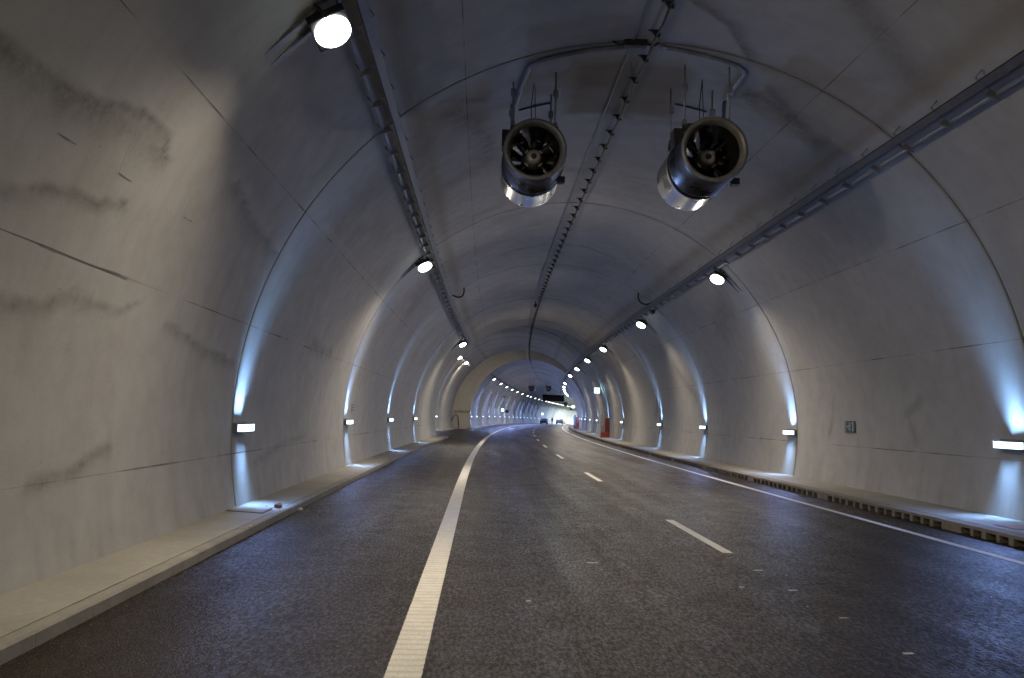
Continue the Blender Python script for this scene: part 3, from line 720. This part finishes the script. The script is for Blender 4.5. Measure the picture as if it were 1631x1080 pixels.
# ------------------------------------------------------------------ lit signs, cameras, boxes
def lit_sign(mw, label, w_, arm, post=False):
    r = thing('lit_sign', label, 'lit sign', mw, 'small lit emergency signs')
    MB().box(-w_/2-.03, w_/2+.03, 0, .14, -w_/2-.03, w_/2+.03).obj('housing', M['dark'], r, .01)
    MB().box(-w_/2, w_/2, -.012, -.001, -w_/2, w_/2).obj('sign_face', M['signlit'], r, .004)
    if arm: MB().box(*sorted((arm, 0)), .04, .09, w_/2+.031, w_/2+.08).obj('bracket_arm', M['dark'], r)
    light(r, 'sign_light', 6, (.5, .9, 1), w_, w_, 2.8, T(0, -.03, 0) @ Rx(-PI/2))
    return r
lit_sign(FR(80, 9.02, 4.25), 'glowing square sign high on the right wall above the red cabinet', .50, .5)
lit_sign(FR(160, -3.62, 2.74), 'glowing square sign low on the left wall past the lay-by', .50, -.9)
lit_sign(FR(256, -3.3, 2.85), 'small glowing sign on the left wall just short of the parked dark car', .6, -.9)
lit_sign(FR(168, 9.1, 3.75), 'tiny glowing sign at the right wall edge by the bright far end', .55, .8)
def dark_box(mw, label, sx, sz, arm):
    r = thing('equipment_box', label, 'box', mw)
    MB().box(-sx/2, sx/2, 0, .25, -sz/2, sz/2).obj('box_body', M['black'], r, .02); MB().box(*sorted((arm, 0)), .1, .14, sz/2, sz/2+.04).obj('arm', M['dark'], r)
dark_box(FR(160, -2.85, 2.5), 'dark box just right of the glowing sign on the left wall', .6, .45, -1.5)
dark_box(FR(168, 8.7, 3.3), 'dark box below the tiny glowing sign on the right', .4, .4, 1.1)
def camera_thing(mw, label):
    r = thing('camera_unit', label, 'camera', mw)
    MB().tube([(0, 0, 0), (0, 0, -.18)], .035, 8).obj('stem', M['dark'], r)
    MB().lathe([(.0, -.16), (.09, -.15), (.10, -.10), (.10, .16), (.0, .18)], 16, T(0, 0, -.26)).obj('camera_body', M['black'], r)
    MB().lathe([(.0, -.19), (.06, -.185), (.07, -.165)], 16, T(0, 0, -.26)).obj('camera_lens', M['glass'], r)
camera_thing(FRAD(39.3, 5.28, R), 'small dark camera hanging below the right cable tray')
camera_thing(FRAD(52.4, -.16, R), 'small dark camera at the crown beside the cable')
camera_thing(FR(157, -3.35, 5.2) @ Ry(-1.0), 'dark camera on the left wall above the far glowing sign')
for s, v0, v1, l in ((39.15, -4.75, -4.15, 'short black hose from the left tray to the ring joint'), (39.15, 4.2, 4.95, 'short black hose from the ring joint to the right tray')):
    P = []
    for i in range(9):
        t = i/8; v = v0+(v1-v0)*t; x, z = arc(v, R-.03-.28*(math.sin(PI*t)**.7 if 0 < t < 1 else 0)); P.append(Wp(s, float(x), float(z)))
    tag(MB().tube(P, .034, 8).obj('hose', M['black']), l, 'hose')

# ------------------------------------------------------------------ exit sign, plate, cabinets
def on_wall(s, z, side): return FR(s, wall_x(z, side), z) @ Rz(-side*-PI/2 if side > 0 else -PI/2)
r = thing('exit_sign', 'small green escape route sign with a running figure on the right wall', 'sign', FR(23.5, wall_x(1.76, 1), 1.76) @ Rz(PI/2) @ Rx(.03))
MB().box(-.33, .33, .012, .035, -.155, .155).obj('sign_plate', M['green'], r, .004)
def flat(pts, name, mat, y=.0355, d=.004):
    MB().prism(pts, y, y+d).obj(name, mat, r)
fx = -1  # viewed from the road, local X runs to the left
def Q(p): return [(fx*a, b) for a, b in p]
MB().box(.27, .325, .0355, .04, -.15, .15).obj('side_strip', M['brownframe'], r); MB().box(.235, .265, .0355, .04, -.15, .15).obj('white_bar', M['signwhite'], r)
flat(Q([(.10, .12), (.22, .12), (.22, -.12), (.16, -.12), (.16, .07), (.10, .07)]), 'door_pictogram', M['signwhite'])
flat(Q([(-.03+.03*math.cos(a), .095+.03*math.sin(a)) for a in np.linspace(0, 2*PI, 13)[:-1]]), 'running_figure', M['signwhite'])
flat(Q([(-.06, .06), (.01, .06), (.07, .02), (.06, .0), (.01, .03), (-.01, -.02), (.05, -.06), (.03, -.125), (.005, -.125), (.015, -.07), (-.04, -.04), (-.10, -.10), (-.12, -.08), (-.065, -.02), (-.05, .03), (-.10, .0), (-.11, .02)]), 'running_figure', M['signwhite'])
flat(Q([(-.21, .0), (-.16, .05), (-.16, .02), (-.13, .02), (-.13, -.02), (-.16, -.02), (-.16, -.05)]), 'arrow', M['signwhite'])
r = thing('wall_plate', 'small grey plate with dark slots above the second left blue light', 'plate', FR(29.2, wall_x(1.98, -1), 1.98) @ Rz(-PI/2))
MB().box(-.22, .22, .01, .03, -.16, .16).obj('plate', M['panelgrey'], r, .004)
for z in (-.08, .0, .08): MB().box(-.18, .18, .0305, .036, z-.018, z+.018).obj('slot', M['dark'], r)
def cabinet(s, x, label):
    r = thing('fire_cabinet', label, 'cabinet', FR(s, x, .17))
    MB().box(-.40, .34, -.16, .30, 0, .44).obj('lower_box', M['orange'], r, .012)
    MB().box(-.02, .34, -.10, .30, .441, 1.62).obj('column', M['red'], r, .012)
    MB().box(-.40, -.03, .12, .30, .441, 1.9).obj('pale_panel', M['panelgrey'], r, .01)
    MB().box(.0, .32, -.118, -.101, .5, 1.55).obj('door', M['red'], r, .004)
    MB().box(.04, .06, -.14, -.119, .95, 1.1).obj('handle', M['dark'], r)
    MB().box(-.36, .30, -.172, -.161, .05, .39).obj('lower_door', M['orange'], r, .004)
    for xx in (-.38, .28): MB().box(xx, xx+.04, -.1, .2, -.03, 0).obj('foot', M['dark'], r)
    return r
cabinet(73.6, 9.22, 'tall red fire cabinet with low orange box on the right footway')
cabinet(121, 9.15, 'small dark red cabinet far along the right footway')
r = thing('kerb_end_post', 'small dark stub at the end of the left footway by the lay-by', 'post', FR(LB0+.35, -4.55, .17))
MB().box(-.1, .1, -.1, .1, 0, .55).box(-.13, .13, -.13, .13, .5501, .6).obj('post', M['brick'], r, .01)
# bent bars leaning in the lay-by
r = thing('bent_bar', 'dark bar bent to an inverted V leaning at the lay-by end wall', 'bar', FR(106.6, -5.95, .18))
MB().tube([(-.75, 0, 0), (-.6, .1, .7), (-.35, .3, 1.35), (-.05, .45, 1.62), (.22, .3, 1.3), (.33, .1, .7), (.36, 0, 0)], [.06]*7, 8).obj('bar', M['dark'], r)

# ------------------------------------------------------------------ covers and rubble
def cover(s, x, lx, ly, label, mat):
    r = thing('access_cover', label, 'cover', FR(s, x, .155 if x < 0 else .171) @ Ry(.052 if x < 0 else 0))
    MB().box(-lx/2, lx/2, -ly/2, ly/2, 0, .006).obj('cover_frame', M['dark'], r)
    MB().box(-lx/2+.03, lx/2-.03, -ly/2+.03, ly/2-.03, .0065, .012).obj('cover_plate', mat, r)
cover(15.15, -3.98, .74, .62, 'flat concrete cover in the left footway under the nearest blue light', M['footway'])
cover(14.75, 9.35, 1.1, .62, 'rust coloured cover in the right footway near the picture edge', M['rust'])
def lump(s, x, z, sz, label, mat, cat='rubble', name='rubble_piece'):
    bm = bmesh.new(); bmesh.ops.create_icosphere(bm, subdivisions=2, radius=1)
    for v in bm.verts: v.co = Vector((v.co.x*sz[0], v.co.y*sz[1], v.co.z*sz[2]))*random.uniform(.8, 1.15)
    me = bpy.data.meshes.new(name); bm.to_mesh(me); bm.free(); me.materials.append(mat)
    o = bpy.data.objects.new(name, me); C.objects.link(o); o.matrix_world = FR(s, x, z+sz[2]*.8) @ Rz(random.random()*3); tag(o, label, cat)
lump(15.75, -3.57, .132, (.055, .085, .05), 'broken brick lying on the left footway by its kerb', M['brick'])
lump(15.6, -3.66, .137, (.02, .03, .012), 'flake of rubble beside the broken brick on the left footway', M['stone'])
lump(15.9, -3.80, .145, (.018, .03, .01), 'pale flake on the left footway, nearer the wall than the brick', M['stone'])
lump(13.3, -3.42, .12, (.02, .035, .012), 'small pale stone on the left kerb edge', M['stone'])
lump(16.6, -3.36, .0, (.03, .06, .03), 'small pale lump at the foot of the left kerb', M['stone'])
# pre-marks: little pale dabs of paint where lane dashes will be
for i, (s, x, l) in enumerate(((11.35, 1.41, .16), (11.02, 3.44, .12), (9.77, 3.43, .11), (8.45, 3.45, .1), (7.2, 3.46, .1), (8.97, .47, .05), (9.9, 2.9, .07))):
    tag(MB().add([Wp(s-.03, x-l/2, .006), Wp(s-.018, x+l/2, .006), Wp(s+.03, x+l/2*.9, .006), Wp(s+.022, x-l/2*.85, .006)], [(0, 1, 2, 3)]).obj('paint_mark', M['markpaint']), kind='structure')
mb = MB()
for i in range(420):
    s = random.uniform(6, 26)**1.0; x = random.choice([random.uniform(-3.3, 8.2), random.uniform(7.5, 8.28), random.uniform(-3.36, -3.0)]); q = random.uniform(.003, .009)
    c0 = Wp(s, x, q*.5); mb.add([c0+Vector((q, 0, 0)), c0+Vector((-q*.6, q, 0)), c0+Vector((-q*.5, -q*.9, 0)), c0+Vector((0, 0, q*.8))], [(0, 1, 2), (0, 1, 3), (1, 2, 3), (2, 0, 3)])
tag(mb.obj('grit', M['stone']), 'loose grit scattered over the asphalt', 'grit', None, 'stuff')

# ------------------------------------------------------------------ cars, person, barrier far away
def car(mw, label, mat, yaw=0):
    r = thing('parked_car', label, 'car', mw @ Rz(yaw))
    body = [(-2.1, .35), (-2.12, .75), (-1.95, .95), (-1.1, 1.0), (-.55, 1.42), (.9, 1.47), (1.75, 1.05), (2.08, .95), (2.12, .4), (1.6, .28), (-1.6, .28)]
    n = len(body); vs = []
    for x, k in ((-.86, .92), (-.90, 1), (.90, 1), (.86, .92)):
        for y, z in body: vs.append(Vector((x*(1 if z < 1.05 else .78), y*(.97 if k < 1 else 1), z if z < 1 else z)))
    fs = [tuple(range(n)), tuple(range(3*n, 4*n))[::-1]]+[(a*n+i, a*n+(i+1) % n, (a+1)*n+(i+1) % n, (a+1)*n+i) for a in range(3) for i in range(n)]
    MB().add(vs, fs).obj('body', mat, r, .03)
    MB().add([(-.62, -1.02, 1.05), (.62, -1.02, 1.05), (.58, -.6, 1.38), (-.58, -.6, 1.38)], [(0, 1, 2, 3)]).obj('rear_window', M['glass'], r)
    MB().add([(-.62, 1.7, 1.1), (.62, 1.7, 1.1), (.58, 1.0, 1.44), (-.58, 1.0, 1.44)], [(0, 1, 2, 3)]).obj('windscreen', M['glass'], r)
    for sx in (-1, 1):
        MB().add([(sx*.885, -.95, 1.02), (sx*.885, 1.5, 1.06), (sx*.72, .85, 1.4), (sx*.72, -.5, 1.36)], [(0, 1, 2, 3)]).obj('side_window', M['glass'], r)
        MB().box(sx*.78-.1, sx*.78+.1, -2.15, -2.09, .66, .82).obj('tail_light', M['tail'], r, .01)
        for y in (-1.3, 1.35):
            w_ = MB().lathe([(.18, -.1), (.31, -.1), (.33, -.06), (.33, .06), (.31, .1), (.18, .1)], 20, T(sx*.80, y, .33) @ Rz(PI/2)).obj('wheel', M['tyre'], r)
            MB().lathe([(.0, -.09), (.18, -.09), (.18, .09), (0, .09)], 16, T(sx*.80, y, .33) @ Rz(PI/2)).obj('rim', M['galv'], w_)
    MB().box(-.85, .85, -2.2, -2.1, .35, .55).obj('bumper', M['black'], r, .02)
    return r
car(FR(222, .40, 0), 'dark car parked far off in the left lane', M['carblue'])
car(FR(250, 2.25, 0), 'pale car parked farthest off beyond the standing person', M['carpale'])
def person(mw):
    P = {'pel': (0, 0, .95, .15), 'bel': (0, .01, 1.1, .145), 'che': (0, .0, 1.33, .17), 'nk': (0, 0, 1.5, .065), 'hd': (0, -.015, 1.58, .08), 'top': (0, -.01, 1.68, .085), 'cr': (0, 0, 1.745, .05)}
    E = [('pel', 'bel'), ('bel', 'che'), ('che', 'nk'), ('nk', 'hd'), ('hd', 'top'), ('top', 'cr')]
    for k, sg in (('l', -1), ('r', 1)):
        P.update({k+'s': (sg*.19, 0, 1.43, .075), k+'e': (sg*.27, .03, 1.15, .05), k+'w': (sg*.25, -.06, .90, .033), k+'h': (sg*.24, -.08, .82, .035), k+'hip': (sg*.10, 0, .90, .10), k+'k': (sg*.13, -.03, .50, .068), k+'a': (sg*.15, .02, .10, .045), k+'t': (sg*.17, -.13, .04, .04)})
        E += [('che', k+'s'), (k+'s', k+'e'), (k+'e', k+'w'), (k+'w', k+'h'), ('pel', k+'hip'), (k+'hip', k+'k'), (k+'k', k+'a'), (k+'a', k+'t')]
    names = list(P); me = bpy.data.meshes.new('person')
    me.from_pydata([P[n][:3] for n in names], [(names.index(a), names.index(b)) for a, b in E], []); me.materials.append(M['cloth'])
    o = bpy.data.objects.new('person', me); C.objects.link(o); o.matrix_world = mw
    md = o.modifiers.new('skin', 'SKIN'); sv = me.skin_vertices[0].data
    for i, n in enumerate(names): sv[i].radius = (P[n][3], P[n][3]*.85); sv[i].use_root = (n == 'pel')
    o.modifiers.new('sub', 'SUBSURF').levels = 1; o.modifiers['sub'].render_levels = 2
    tag(o, 'person in dark clothes standing on the road far away', 'person')
    bm = bmesh.new(); bmesh.ops.create_uvsphere(bm, u_segments=16, v_segments=12, radius=.103)
    for v in bm.verts: v.co.z *= 1.1
    bmesh.ops.delete(bm, geom=[v for v in bm.verts if v.co.z < -.03 and v.co.y < .03], context='VERTS')
    h_ = bpy.data.meshes.new('hair'); bm.to_mesh(h_); bm.free(); h_.materials.append(M['hair'])
    ho = bpy.data.objects.new('hair', h_); C.objects.link(ho); ho.parent = o; ho.matrix_local = T(0, .01, 1.68)
    bm = bmesh.new(); bmesh.ops.create_uvsphere(bm, u_segments=16, v_segments=12, radius=.09)
    for v in bm.verts:
        v.co.z *= 1.25
        if v.co.y < -.07 and abs(v.co.x) < .02 and abs(v.co.z) < .02: v.co.y -= .025
    f_ = bpy.data.meshes.new('face'); bm.to_mesh(f_); bm.free(); f_.materials.append(M['skin'])
    fo = bpy.data.objects.new('face', f_); C.objects.link(fo); fo.parent = o; fo.matrix_local = T(0, -.012, 1.63)
    for sg in (-1, 1):
        mb = MB().box(-.012, .012, -.035, .035, -.10, 0)
        for i, (y, L) in enumerate(((-.032, .07), (-.012, .08), (.009, .075), (.028, .06))): mb.tube([(0, y, -.095), (-sg*.004, y, -.095-L*.5), (-sg*.014, y, -.095-L)], [.0085, .008, .006], 6)
        mb.tube([(0, -.03, -.02), (-sg*.01, -.055, -.05), (-sg*.015, -.062, -.08)], [.01, .009, .007], 6)
        mb.obj('hand', M['skin'], o).matrix_local = T(sg*.243, -.075, .87)
person(FR(228, 1.95, 0) @ Ry(RHO))
r = thing('barrier', 'thin light barrier standing between the dark car and the person', 'barrier', FR(232, 1.45, 0))
MB().tube([(-.5, 0, 0), (-.5, 0, 1.0), (.5, 0, 1.0), (.5, 0, 0)], .02, 6).obj('barrier_frame', M['galv'], r)
for x in (-.3, -.1, .1, .3): MB().tube([(x, 0, .15), (x, 0, 1.0)], .012, 5).obj('barrier_bar', M['galv'], r)
r = thing('road_drum', 'small yellow drum far away near the right end of the bright opening', 'drum', FR(268, 2.1, 0))
MB().lathe([(.0, 0), (.33, 0), (.30, .3), (.28, .31), (.25, .8), (.22, .82), (.0, .86)], 20, Rx(PI/2)).obj('drum_body', M['yellow'], r)
MB().box(-.4, .4, -.4, .4, 0, .05).obj('drum_base', M['black'], r)
